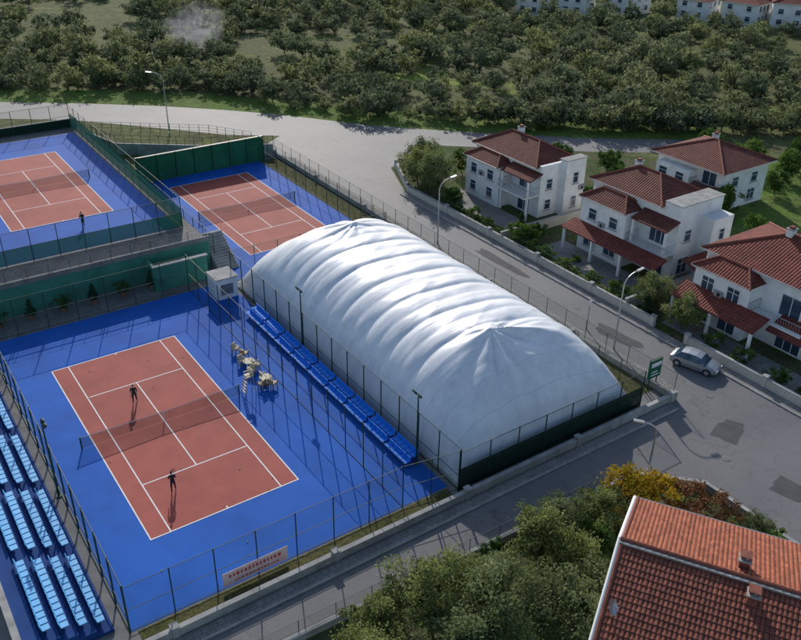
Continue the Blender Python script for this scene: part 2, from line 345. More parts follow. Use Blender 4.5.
# ------------------------------------------------------------------ fences
def fence(name,pts,z0,h,sp=2.6,rails=(0.05,0.5,1.0),mesh='chain',screen=None,r=0.04,post='pole'):
    b=MB()
    for (x0,y0),(x1,y1) in zip(pts[:-1],pts[1:]):
        L=math.hypot(x1-x0,y1-y0); n=max(1,round(L/sp))
        for i in range(n+1):
            x=x0+(x1-x0)*i/n;y=y0+(y1-y0)*i/n
            b.cyl((x,y,z0),(x,y,z0+h+0.05),r,r,6,post)
        for q in rails: b.cyl((x0,y0,z0+h*q),(x1,y1,z0+h*q),r*0.55,r*0.55,5,post)
        if mesh:
            for i in range(n):
                xa=x0+(x1-x0)*i/n;ya=y0+(y1-y0)*i/n;xb=x0+(x1-x0)*(i+1)/n;yb=y0+(y1-y0)*(i+1)/n
                b.face([(xa,ya,z0+0.03),(xb,yb,z0+0.03),(xb,yb,z0+h),(xa,ya,z0+h)],mesh)
        if screen:
            k,s0,s1=screen; nx=-(y1-y0)/L*0.04; ny=(x1-x0)/L*0.04
            b.face([(x0+nx,y0+ny,z0+s0),(x1+nx,y1+ny,z0+s0),(x1+nx,y1+ny,z0+s1),(x0+nx,y0+ny,z0+s1)],k)
    return b.obj(name)
fence('chain_link_fence',[(6.6,36.0),(25.7,36.0)],0,3.6)
fence('chain_link_fence',[(25.7,36.0),(25.7,73.8)],0,4.0,rails=(0.02,0.5,1.0))
fence('chain_link_fence',[(25.7,36.0),(29.9,35.2)],0,3.6)
fence('chain_link_fence',[(6.6,36.0),(6.6,73.8)],0,3.8,rails=(0.02,0.33,1.0),r=0.06)
fence('chain_link_fence',[(6.6,73.8),(25.7,73.8)],0,3.8)
fence('chain_link_fence',[(30.0,35.2),(30.0,73.0)],0,3.7,rails=(0.02,0.35,1.0),r=0.05)
fence('chain_link_fence',[(30.0,35.2),(48.7,35.2)],0,3.4,rails=(0.02,0.5,1.0),screen=('screenb',0.05,1.9),r=0.05)
fence('chain_link_fence',[(48.7,35.2),(48.7,73.0)],0,3.2,rails=(0.02,0.5,1.0))
fence('chain_link_fence',[(30.0,73.0),(48.7,73.0)],0,3.6)
fence('chain_link_fence',[(48.9,73.0),(48.9,105)],0,3.6)
fence('chain_link_fence',[(30.3,77.8),(30.3,105)],0,3.6)
fence('chain_link_fence',[(51.75,34.4),(51.75,106)],0.6,1.9,rails=(0.02,1.0),r=0.03)
fence('windscreen_fence',[(-20,82.4),(28.8,82.4)],ZT,3.4,screen=('screen',0.1,1.7))
fence('windscreen_fence',[(28.8,82.4),(28.8,124.0)],ZT,3.4,screen=('screen',0.1,2.2))
fence('chain_link_fence',[(-20,124.0),(28.8,124.0)],ZT,3.4,screen=('screenb',0.05,1.2))
fence('metal_railing',[(-20,77.9),(29.6,77.9)],ZT+0.5,0.9,sp=2,rails=(0.3,0.6,1.0),mesh=None,r=0.025)
fence('metal_railing',[(51.7,106.2),(44,110),(33,118),(31,126)],1.65,1.2,sp=1.2,rails=(0.1,0.5,1.0),r=0.03)
fence('metal_railing',[(30,134),(48,120.5),(52,114)],0,1.2,sp=1.5,rails=(0.3,0.65,1.0),mesh=None,r=0.04)
fence('garden_fence',[(59.7,43.5),(59.7,84)],0.97,0.7,sp=1.5,rails=(0.2,1.0),mesh=None,r=0.025)
fence('court_side_fence',[(7.2,30.45),(41.3,29.45)],0.5,1.0,sp=2.5,rails=(0.2,1.0),r=0.025)
def mast(x,y,h,z=0,k='pole',d=(-1,0)):
    b=MB(); b.cyl((x,y,z),(x,y,z+h),0.08,0.05,8,k)
    b.cyl((x,y,z),(x,y,z+0.1),0.2,0.2,8,k)
    b.cyl((x-0.4*d[1],y-0.4*d[0],z+h-0.05),(x+0.4*d[1],y+0.4*d[0],z+h-0.05),0.035,0.035,6,k)
    for s_ in (-1,1):
        T=Matrix.Translation((x+s_*0.3*d[1]+d[0]*0.12,y+s_*0.3*d[0]+d[1]*0.12,z+h+0.08))@Matrix.Rotation(math.atan2(d[1],d[0]),4,'Z')@Matrix.Rotation(0.6,4,'Y')
        b.box(-0.07,-0.17,-0.13,0.07,0.17,0.13,k,T); b.box(0.07,-0.15,-0.11,0.085,0.15,0.11,'glass',T)
    b.obj('floodlight_mast')
for x,y in ((29.7,57.5),(29.2,39.3)): mast(x,y,6.2)
mast(6.4,50,6.2,d=(1,0))
def lamp(x,y,h,d,arm=1.8,k='galv'):
    b=MB(); b.cyl((x,y,0),(x,y,0.5),0.14,0.12,10,k); b.cyl((x,y,0.5),(x,y,h*0.86),0.09,0.06,10,k)
    pts=[]
    for i in range(7):
        t=i/6; pts.append((x+d[0]*arm*(1-math.cos(t*1.45)),y+d[1]*arm*(1-math.cos(t*1.45)),h*0.86+h*0.14*math.sin(t*1.57)))
    b.tube(pts,0.05,8,k)
    e=Vector(pts[-1]); T=Matrix.Translation(e)@Matrix.Rotation(math.atan2(d[1],d[0]),4,'Z')@Matrix.Rotation(-0.12,4,'Y')
    b.box(-0.1,-0.13,-0.06,0.65,0.13,0.07,k,T); b.box(0.0,-0.10,-0.085,0.6,0.10,-0.06,'glass',T)
    b.obj('street_lamp')
lamp(53.5,69.4,7.6,(1,0)); lamp(53.4,42.5,7.6,(1,0)); lamp(42.5,122.5,9.5,(-1,0.3)); lamp(42.6,29.0,4.6,(-0.7,0.7),1.2)
b=MB(); b.cyl((54.0,46.5,0),(54.0,46.5,3.2),0.06,0.05,8,'galv'); b.box(53.85,46.42,2.6,54.15,46.47,3.1,'line'); b.obj('traffic_sign')
b=MB()
for x in (51.0,51.9): b.cyl((x,36.4,0),(x,36.4,2.7),0.05,0.05,8,'pole')
b.box(50.75,36.3,1.2,52.15,36.5,2.9,'green'); b.box(50.85,36.285,2.3,52.05,36.298,2.7,'line'); b.box(50.95,36.285,1.45,51.95,36.298,1.55,'line'); b.box(50.95,36.285,1.75,51.7,36.298,1.85,'line')
b.box(50.745,36.28,2.9,52.155,36.52,2.96,'pole'); b.obj('green_sign')
b=MB(); M['banner']=simple('banner_pink',(0.72,0.45,0.42),(0.70,0.58,0.56),1.5,0.8)
b.box(12.4,35.90,0.25,16.8,35.93,1.35,'banner'); M['txt']=simple('banner_print',(0.55,0.08,0.08),(0.45,0.06,0.06),2,0.7)
x=12.8
while x<16.4:
    w=rng.uniform(0.10,0.22); b.box(x,35.885,0.85,x+w,35.898,1.1,'txt'); x+=w+0.12
x=13.2
while x<16.0:
    w=rng.uniform(0.08,0.2); b.box(x,35.885,0.45,x+w,35.898,0.56,'txt'); x+=w+0.1
b.obj('banner')
# ------------------------------------------------------------------ air dome
def dome():
    cx,hx=39.35,9.15; y0,y1=35.6,72.4; cy=(y0+y1)/2; hy=(y1-y0)/2; H=6.9
    NA,NB=210,400
    A=np.sin(np.linspace(-np.pi/2,np.pi/2,NA)) 
    tb=np.linspace(-1,1,NB); Bv=np.sign(tb)*(1-(1-np.abs(tb))**1.8)
    s,t=np.meshgrid(A,Bv)
    X=cx+hx*s; Y=cy+hy*t
    ps=(1-np.abs(s)**2.7)**0.52
    d=(1-np.abs(t))*hy
    pe=np.clip(d/8.0,0,1); pt=(1-(1-pe)**2.3)**0.54
    Z=H*ps*pt
    pk=hy-np.where(Y<cy,6.6,7.4); px=np.where(Y<cy,cx-1.3,cx+0.5)
    yy=np.abs(Y-cy)-pk
    ang=np.arctan2(yy,(X-px)); R=np.hypot(yy,X-px)
    zone=np.clip((yy+2.0)/4.0,0,1)
    fall=np.clip(R/1.0,0,1)*np.exp(-((R-2.6)/3.8)**2)
    side=np.where(Y>cy,1.7,0.0)
    fold=np.abs(np.sin(ang*4.5+side+0.5*np.sin(ang*3+side)))
    zm=np.minimum(1,Z/3)
    Z+=-0.36*zone*fall*(1-fold)**1.3*zm
    Z+=0.60*np.exp(-(R/1.5)**1.2)*zm
    rid=np.exp(-((ang-0.30)/0.10)**2)*np.clip(R/1.5,0,1)*np.exp(-(R/7)**2); Z+=0.34*rid*zm*(Y<cy)
    rid=np.exp(-((ang+0.25)/0.16)**2)*np.clip(R/1.5,0,1)*np.exp(-(R/6)**2); Z-=0.30*rid*zm*(Y<cy)
    seam=np.abs(np.sin(np.pi*(Y-cy)/3.55+0.35*np.sin(s*2.2)))
    seam2=np.abs(np.sin(np.pi*(Y-cy)/1.775+0.35*np.sin(s*2.2)))
    Z-=(0.15*(1-seam)**3+0.04*(1-seam2)**2)*zm*(1-zone*0.8)
    v=np.stack([X,Y,Z],-1).reshape(-1,3)
    zf=zone.reshape(-1); an=ang.reshape(-1); sd=side.reshape(-1)
    out=[]
    for i,(x,y,z) in enumerate(v):
        k=min(1,z/2.5)
        n1=noise.noise(Vector((x*0.13,y*0.5,z*0.2)))*0.09
        n2=noise.noise(Vector((x*0.45,y*1.7,z*0.5+9)))*0.022
        n3=noise.noise(Vector((an[i]*4.0+sd[i]*3,zf[i]*0.6,3.1)))*0.14*zf[i]
        n4=abs(noise.noise(Vector(((x+y*0.6)*0.16,(y-x*0.6)*0.55,5.5))))*-0.11
        dx=noise.noise(Vector((y*0.9,z*0.3,x*0.02)))*0.09*(1-k)
        out.append((x+dx*min(1,z),y+noise.noise(Vector((x*0.9,z*0.3,2)))*0.09*(1-k)*min(1,z),max(0.0,z+(n1+n2+n3+n4)*k)))
    faces=[]
    for j in range(NB-1):
        for i in range(NA-1):
            a=j*NA+i; faces.append((a,a+1,a+NA+1,a+NA))
    me=bpy.data.meshes.new('air_dome'); me.from_pydata(out,[],faces); me.materials.append(M['fabric'])
    me.polygons.foreach_set('use_smooth',[True]*len(faces)); me.update()
    e=empty('air_supported_dome')
    o=bpy.data.objects.new('fabric_shell',me); COL.objects.link(o); o.parent=e
    b=MB()
    b.box(cx-hx-.15,y0-.25,0,cx-hx-.0,y1+.25,0.22,'conc'); b.box(cx+hx,y0-.25,0,cx+hx+.15,y1+.25,0.22,'conc')
    b.box(cx-hx,y0-.25,0,cx+hx,y0,0.22,'conc'); b.box(cx-hx,y1,0,cx+hx,y1+.25,0.22,'conc')
    b.obj('anchor_kerb',e)
dome()
b=MB(); b.box(27.2,70.2,0,29.4,72.4,2.2,'white'); b.box(27.1,70.1,2.2,29.5,72.5,2.3,'conc'); b.box(27.6,70.17,0.5,28.9,70.195,1.6,'concd')
for i in range(5): b.box(27.6,70.15,0.55+i*0.2,28.9,70.165,0.62+i*0.2,'galv')
b.obj('blower_cabinet')
for seg in range(9):
    ya=39.2+seg*3.0; b=MB()
    for j in range(5):
        y=ya+0.1+j*0.56
        b.box(28.15,y,0.40,28.65,y+0.5,0.46,'bench'); b.box(28.65,y,0.46,28.71,y+0.5,0.80,'bench')
        b.box(28.85,y,0.70,29.35,y+0.5,0.76,'bench'); b.box(29.35,y,0.76,29.41,y+0.5,1.1,'bench')
    b.box(28.3,ya,0.33,28.5,ya+2.85,0.39,'deck'); b.box(29.0,ya,0.63,29.2,ya+2.85,0.69,'deck')
    for y in (ya+0.3,ya+2.4): b.box(28.35,y,0.04,28.45,y+0.08,0.33,'deck'); b.box(29.05,y,0.04,29.15,y+0.08,0.63,'deck')
    b.obj('spectator_bench')
st=empty('spectator_stand')
b=MB()
for i in range(5):
    xr=5.9-i*0.95; b.box(xr-0.95,36.6,0.0,xr,70,0.25+0.38*i,'deck')
b.obj('stepped_deck',st)
b=MB()
for i in range(4):
    xr=5.6-i*0.95; z=0.25+0.38*i; y=37.2; k=0
    while y<69:
        if k%14 not in (12,13):
            b.box(xr-0.42,y,z+0.32,xr,y+0.42,z+0.38,'seat') 
            T=Matrix.Translation((xr-0.42,y,z+0.36))@Matrix.Rotation(-0.2,4,'Y'); b.box(-0.04,0,0,0.0,0.42,0.38,'seat',T)
            b.box(xr-0.28,y+0.17,z,xr-0.2,y+0.25,z+0.32,'galv')
        y+=0.52; k+=1
b.obj('plastic_seats',st)
b=MB(); b.box(0.85,36.4,0,1.14,72,2.3,'white'); b.box(0.8,36.3,2.3,1.2,72,2.38,'conc'); b.obj('stand_back_wall',st)
def chair(x,y,a):
    b=MB() 
    b.box(-.28,-.28,.36,.28,.28,.42,'wood'); b.box(-.25,-.25,.42,.25,.25,.5,'cush'); b.box(-.28,.24,.42,.28,.30,.9,'wood'); b.box(-.24,.18,.5,.24,.24,.86,'cush')
    for sx in (-.28,.22):
        for sy in (-.28,.24): b.box(sx,sy,0,sx+.06,sy+.06,.36,'wood')
        b.box(sx,-.28,.62,sx+.06,.24,.66,'wood'); b.box(sx,-.28,.42,sx+.06,-.22,.62,'wood')
    b.obj('patio_chair',loc=(x,y,0.04),rotz=a)
for x,y,a in ((24.6,60.5,0.4),(24.9,59.4,2.0),(25.0,57.2,1.4),(24.3,56.6,-.8),(24.7,55.2,1.5),(24.9,53.9,1.9),(24.1,54.3,3.6),(24.2,58.4,.2)): chair(x,y,a)
def table(x,y):
    b=MB(); b.cyl((0,0,.70),(0,0,.75),.5,.5,20,'cush'); b.cyl((0,0,.04),(0,0,.70),.05,.05,8,'pole'); b.cyl((0,0,0),(0,0,.04),.3,.28,14,'pole'); b.obj('patio_table',loc=(x,y,.04))
table(24.5,57.6); table(24.6,54.6)
b=MB()
for sx in (-.4,.4):
    for sy in (-.5,.45): b.cyl((sx,sy,0),(sx*.7,sy*.5+.1,1.6),.03,.03,6,'wood')
for i in range(5): b.box(-.36,-.52+i*.07,.3+i*.27,.36,-.44+i*.07,.34+i*.27,'wood')
b.box(-.32,-.2,1.6,.32,.35,1.66,'cush'); b.box(-.32,.3,1.66,.32,.36,2.2,'cush'); b.box(-.36,-.2,1.85,-.3,.3,1.9,'wood'); b.box(.3,-.2,1.85,.36,.3,1.9,'wood')
b.obj('umpire_chair',loc=(22.9,54.3,.04),rotz=-1.57)
# ball basket and loose balls
bm=bmesh.new()
for i in range(16):
    bx,by=(9.0+rng.random()*13,37.5+rng.random()*34) 
    bmesh.ops.create_icosphere(bm,subdivisions=1,radius=0.045,matrix=Matrix.Translation((bx,by,0.095)))
me=bpy.data.meshes.new('tennis_balls'); bm.to_mesh(me); bm.free(); me.materials.append(M['ball']); COL.objects.link(bpy.data.objects.new('tennis_balls',me))
# ------------------------------------------------------------------ trees
def tree_mesh(name,leafk,seed,h=5,rad=2.4,clumps=60,per=80,ls=0.16,trunk=1.2,shape='round',cs=.27):
    r=np.random.RandomState(seed); b=MB()
    base=Vector((0,0,0)); top=Vector((r.uniform(-.3,.3),r.uniform(-.3,.3),trunk))
    if trunk>0.2:
        b.cyl(base,top,0.07*h/2*0.7,0.05*h/2*0.7,7,'bark')
    cents=[]
    for i in range(clumps):
        while True:
            p=r.uniform(-1,1,3); q=np.linalg.norm(p)
            if q<1 and q>0.35: break
        lob=1+0.28*math.sin(3*math.atan2(p[1],p[0])+seed)+0.15*math.sin(5*math.atan2(p[1],p[0])+seed*2)
        if shape=='cone':
            z=abs(p[2]); zz=z; R=rad*(1-zz)*0.95+0.15
            c=Vector((p[0]*R/ max(q,.3),p[1]*R/max(q,.3),trunk+zz*(h-trunk)))
        else:
            zc=trunk+(h-trunk)*0.48
            c=Vector((p[0]*rad*lob,p[1]*rad*lob,zc+p[2]*(h-trunk)*0.5*(0.85+0.3*r.rand())))
        cents.append(c)
    if trunk>0.2:
        for c in cents[::max(1,len(cents)//7)]:
            mid=top.lerp(c,0.5)+Vector((0,0,0.15)); b.cyl(top,mid,0.05*h/4,0.03*h/4,5,'bark',False); b.cyl(mid,c,0.03*h/4,0.01,5,'bark',False)
    V=list(b.v);F=list(b.f);Mi=list(b.m)
    shade=[0.5]*len(b.f)
    if leafk not in b.mats: b.mats.append(leafk)
    lk=b.mats.index(leafk)
    cr=rad*cs if shape!='cone' else rad*0.35
    for c in cents:
        sh=r.uniform(0.0,1.0); size=cr*r.uniform(0.6,1.35)
        P=r.normal(0,0.45,(per,3))*np.array([size,size,size*0.7])+np.array(c)
        for p in P:
            if p[2]<0.05: continue
            a=r.normal(0,1,3);a/=np.linalg.norm(a)+1e-6; bb=np.cross(a,r.normal(0,1,3)); bb/=np.linalg.norm(bb)+1e-6
            l=ls*r.uniform(.6,1.4); w=l*0.45
            i=len(V); V+= [tuple(p-a*l),tuple(p+bb*w),tuple(p+a*l),tuple(p-bb*w)]
            F.append((i,i+1,i+2,i+3)); Mi.append(lk)
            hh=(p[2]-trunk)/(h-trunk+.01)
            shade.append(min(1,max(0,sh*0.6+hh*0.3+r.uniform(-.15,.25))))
    me=bpy.data.meshes.new(name); me.from_pydata(V,[],F)
    for k in b.mats: me.materials.append(M[k])
    me.polygons.foreach_set('material_index',Mi)
    at=me.attributes.new('shade','FLOAT','FACE'); at.data.foreach_set('value',shade)
    me.update(); return me
def place(me,name,x,y,z=0,s=1,parent=None,rz=None,sz=None):
    o=bpy.data.objects.new(name,me); COL.objects.link(o); o.location=(x,y,z)
    o.scale=(s,s,s*(sz or 1)); o.rotation_euler[2]=rng.uniform(0,6.28) if rz is None else rz
    if parent: o.parent=parent
    return o
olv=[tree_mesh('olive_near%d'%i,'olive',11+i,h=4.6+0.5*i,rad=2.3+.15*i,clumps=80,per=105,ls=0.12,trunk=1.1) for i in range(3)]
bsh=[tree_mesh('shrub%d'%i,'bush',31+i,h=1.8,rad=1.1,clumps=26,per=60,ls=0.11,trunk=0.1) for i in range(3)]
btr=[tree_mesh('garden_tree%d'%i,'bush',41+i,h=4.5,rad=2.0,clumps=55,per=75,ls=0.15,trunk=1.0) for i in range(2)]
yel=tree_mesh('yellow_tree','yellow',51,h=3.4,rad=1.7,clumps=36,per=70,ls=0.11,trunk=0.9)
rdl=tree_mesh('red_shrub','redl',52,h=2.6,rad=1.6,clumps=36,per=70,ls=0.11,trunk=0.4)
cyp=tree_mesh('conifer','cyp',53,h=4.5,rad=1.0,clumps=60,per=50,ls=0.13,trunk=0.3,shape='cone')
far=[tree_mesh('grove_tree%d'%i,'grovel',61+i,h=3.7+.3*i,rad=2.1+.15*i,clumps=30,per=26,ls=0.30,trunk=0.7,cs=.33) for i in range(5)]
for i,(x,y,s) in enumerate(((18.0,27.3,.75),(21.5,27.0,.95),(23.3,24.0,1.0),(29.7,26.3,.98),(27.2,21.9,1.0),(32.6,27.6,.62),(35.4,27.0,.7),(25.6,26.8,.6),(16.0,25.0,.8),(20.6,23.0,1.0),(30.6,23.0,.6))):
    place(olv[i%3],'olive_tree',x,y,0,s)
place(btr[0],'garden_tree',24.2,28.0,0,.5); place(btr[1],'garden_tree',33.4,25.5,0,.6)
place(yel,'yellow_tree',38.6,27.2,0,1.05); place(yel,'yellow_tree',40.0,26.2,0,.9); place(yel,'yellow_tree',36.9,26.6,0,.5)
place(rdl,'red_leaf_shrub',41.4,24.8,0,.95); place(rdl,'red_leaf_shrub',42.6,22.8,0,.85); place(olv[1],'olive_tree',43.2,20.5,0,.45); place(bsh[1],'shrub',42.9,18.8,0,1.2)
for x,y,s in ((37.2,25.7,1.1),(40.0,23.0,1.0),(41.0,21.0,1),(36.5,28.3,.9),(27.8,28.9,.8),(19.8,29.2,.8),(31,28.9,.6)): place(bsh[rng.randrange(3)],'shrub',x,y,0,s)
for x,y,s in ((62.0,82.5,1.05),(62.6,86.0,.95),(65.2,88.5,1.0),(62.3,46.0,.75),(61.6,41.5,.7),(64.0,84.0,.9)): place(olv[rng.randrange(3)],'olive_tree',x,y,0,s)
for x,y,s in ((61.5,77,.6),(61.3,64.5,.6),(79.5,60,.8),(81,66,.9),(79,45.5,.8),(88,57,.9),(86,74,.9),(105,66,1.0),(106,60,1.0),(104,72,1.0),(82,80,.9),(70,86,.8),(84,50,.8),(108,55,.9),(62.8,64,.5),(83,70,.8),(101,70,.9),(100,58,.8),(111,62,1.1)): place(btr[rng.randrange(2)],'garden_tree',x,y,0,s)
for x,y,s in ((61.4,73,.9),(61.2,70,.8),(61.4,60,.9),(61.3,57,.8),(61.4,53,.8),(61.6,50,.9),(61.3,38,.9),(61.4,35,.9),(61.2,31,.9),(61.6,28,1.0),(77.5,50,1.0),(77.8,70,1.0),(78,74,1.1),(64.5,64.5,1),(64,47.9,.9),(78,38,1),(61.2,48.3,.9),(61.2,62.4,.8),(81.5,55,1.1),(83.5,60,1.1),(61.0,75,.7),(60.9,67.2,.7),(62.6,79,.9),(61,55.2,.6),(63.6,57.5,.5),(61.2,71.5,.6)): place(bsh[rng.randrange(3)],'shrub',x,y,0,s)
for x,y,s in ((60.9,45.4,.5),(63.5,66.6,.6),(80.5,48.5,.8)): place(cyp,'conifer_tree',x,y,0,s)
for i in range(6):
    x=8.2+i*2.9; e=empty('potted_plant',(x,76.2,.034)); b=MB(); b.cyl((0,0,0),(0,0,.5),.22,.32,12,'terra'); b.obj('pot',e)
    place(cyp if i%2 else bsh[0],'foliage',0,0,.4,.42 if i%2 else .75,parent=e)
dh=[(158,166,.3),(168,160.5,.5),(177,155,.1),(196,130,.2),(203,121,.6),(208,137,.3),(216,127,.1),(212,112,.4),(222,118,.2),(228,136,.5),(190,140,.3),(236,124,.2)]
FH=Vector((math.cos(math.radians(55)),math.sin(math.radians(55)))); RH=Vector((FH.y,-FH.x))
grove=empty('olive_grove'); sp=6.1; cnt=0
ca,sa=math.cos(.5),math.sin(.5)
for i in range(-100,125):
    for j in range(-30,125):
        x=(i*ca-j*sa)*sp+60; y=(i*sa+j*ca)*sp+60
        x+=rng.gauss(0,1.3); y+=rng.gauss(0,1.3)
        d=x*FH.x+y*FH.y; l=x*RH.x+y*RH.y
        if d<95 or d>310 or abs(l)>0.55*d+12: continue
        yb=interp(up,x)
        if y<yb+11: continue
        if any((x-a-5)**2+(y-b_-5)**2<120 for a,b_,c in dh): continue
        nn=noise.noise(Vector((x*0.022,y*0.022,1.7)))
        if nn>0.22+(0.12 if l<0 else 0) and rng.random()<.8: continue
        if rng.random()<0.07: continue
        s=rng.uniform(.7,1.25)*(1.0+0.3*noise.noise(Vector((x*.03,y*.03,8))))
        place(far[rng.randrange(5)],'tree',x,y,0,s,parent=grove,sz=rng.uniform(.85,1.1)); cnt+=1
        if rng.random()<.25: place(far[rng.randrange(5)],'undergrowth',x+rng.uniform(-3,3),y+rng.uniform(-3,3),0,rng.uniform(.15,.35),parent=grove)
print('grove trees',cnt)
hedge=empty('roadside_tree_belt')
for i in range(len(up)-1):
    L=math.hypot(up[i+1][0]-up[i][0],up[i+1][1]-up[i][1]); n=int(L/2.0)
    for k in range(n):
        t=(k+rng.random())/n; x=up[i][0]+(up[i+1][0]-up[i][0])*t; y=up[i][1]+(up[i+1][1]-up[i][1])*t
        o=rng.uniform(3.0,8) if x>58 else rng.uniform(8.0,13)
        place(far[rng.randrange(5)],'tree',x+o*.6,y+o*.75,0,rng.uniform(.35,.95),parent=hedge)
for k in range(44):
    t=k/43; x=84+t*50; y=97-t*36+rng.gauss(0,1.8); place(far[rng.randrange(5)],'tree',x+3,y+4,0,rng.uniform(.5,1.1),parent=hedge)
# ------------------------------------------------------------------ houses
def hip_roof(b,x0,y0,x1,y1,z,h,k='tile',over=0.5,hip=1.0,fascia='white'):
    x0-=over;y0-=over;x1+=over;y1+=over
    b.box(x0+.03,y0+.03,z-.16,x1-.03,y1-.03,z,fascia)
    b.box(x0-.06,y0-.06,z-.06,x0+.03,y1+.06,z+.03,'galv')
    ze=z+.02
    if (x1-x0)>=(y1-y0):
        w=(y1-y0)/2; o=w*hip; A=Vector((x0+o,(y0+y1)/2,z+h)); B=Vector((x1-o,(y0+y1)/2,z+h))
        c=[Vector((x0,y0,ze)),Vector((x1,y0,ze)),Vector((x1,y1,ze)),Vector((x0,y1,ze))]
        b.face([c[0],c[1],B,A],k); b.face([c[2],c[3],A,B],k); b.face([c[1],c[2],B],k); b.face([c[3],c[0],A],k)
        E=[(c[0],A),(c[3],A),(c[1],B),(c[2],B),(A,B)]
    else:
        w=(x1-x0)/2; o=w*hip; A=Vector(((x0+x1)/2,y0+o,z+h)); B=Vector(((x0+x1)/2,y1-o,z+h))
        c=[Vector((x0,y0,ze)),Vector((x1,y0,ze)),Vector((x1,y1,ze)),Vector((x0,y1,ze))]
        b.face([c[1],c[2],B,A],k); b.face([c[3],c[0],A,B],k); b.face([c[0],c[1],A],k); b.face([c[2],c[3],B],k)
        E=[(c[0],A),(c[1],A),(c[3],B),(c[2],B),(A,B)]
    for p,q in E:
        if (p-q).length>.1: b.cyl(p+Vector((0,0,.03)),q+Vector((0,0,.03)),.11,.11,6,'ridge')
def shed(b,x0,y0,x1,y1,z,h,high,k='tile'):
    zz={'+x':(z,z+h,z+h,z),'-x':(z+h,z,z,z+h),'+y':(z,z,z+h,z+h),'-y':(z+h,z+h,z,z)}[high]
    c=[(x0,y0),(x1,y0),(x1,y1),(x0,y1)]
    T=[Vector((*c[i],zz[i])) for i in range(4)]; Bt=[t-Vector((0,0,.14)) for t in T]
    b.face(T,k); b.face(Bt[::-1],'white')
    for i in range(4): j=(i+1)%4; b.face([Bt[i],Bt[j],T[j],T[i]],'redtrim')
def window(b,face,pos,a,z,w,h,door=False):
    def bx(a0,z0,a1,z1,d0,d1,k):
        if face=='-x': b.box(pos-d1,a0,z0,pos-d0,a1,z1,k)
        elif face=='-y': b.box(a0,pos-d1,z0,a1,pos-d0,z1,k)
    bx(a-w/2,z,a+w/2,z+h,0.003,.02,'glass')
    f=.09
    bx(a-w/2-f,z-f,a-w/2,z+h+f,.001,.10,'white'); bx(a+w/2,z-f,a+w/2+f,z+h+f,.001,.10,'white')
    bx(a-w/2,z+h,a+w/2,z+h+f,.001,.10,'white') 
    if not door: bx(a-w/2-.15,z-f-.06,a+w/2+.15,z-f,.001,.18,'conc')
    n=max(1,round(w/.8))
    for i in range(1,n): q=a-w/2+w*i/n; bx(q-.03,z,q+.03,z+h,.02,.05,'white')
    if not door: bx(a-w/2,z+h*.62,a+w/2,z+h*.62+.05,.051,.06,'white')
def acunit(b,face,pos,a,z):
    if face=='-x': b.box(pos-.32,a-.4,z,pos-.03,a+.4,z+.55,'conc'); b.cyl((pos-.33,a-.1,z+.28),(pos-.32,a-.1,z+.28),.2,.2,14,'black')
    else: b.box(a-.4,pos-.32,z,a+.4,pos-.03,z+.55,'conc'); b.cyl((a-.1,pos-.33,z+.28),(a-.1,pos-.32,z+.28),.2,.2,14,'black')
def balcony(b,x0,y0,x1,y1,z):
    b.box(x0,y0,z-.18,x1,y1,z,'white')
    for (ax,ay,bx_,by) in ((x0,y0,x0,y1),(x0,y0,x1,y0),(x0,y1,x1,y1)):
        L=math.hypot(bx_-ax,by-ay); n=int(L/.25)
        b.cyl((ax,ay,z+.95),(bx_,by,z+.95),.035,.035,6,'galv')
        for i in range(n+1): b.cyl((ax+(bx_-ax)*i/n,ay+(by-ay)*i/n,z),(ax+(bx_-ax)*i/n,ay+(by-ay)*i/n,z+.95),.016,.016,4,'galv')
def chimney(b,x,y,z):
    b.box(x-.35,y-.3,z-1.2,x+.35,y+.3,z+.7,'white'); b.box(x-.43,y-.38,z+.7,x+.43,y+.38,z+.8,'conc'); b.box(x-.25,y-.2,z+.8,x+.25,y+.2,z+1.0,'ridge')
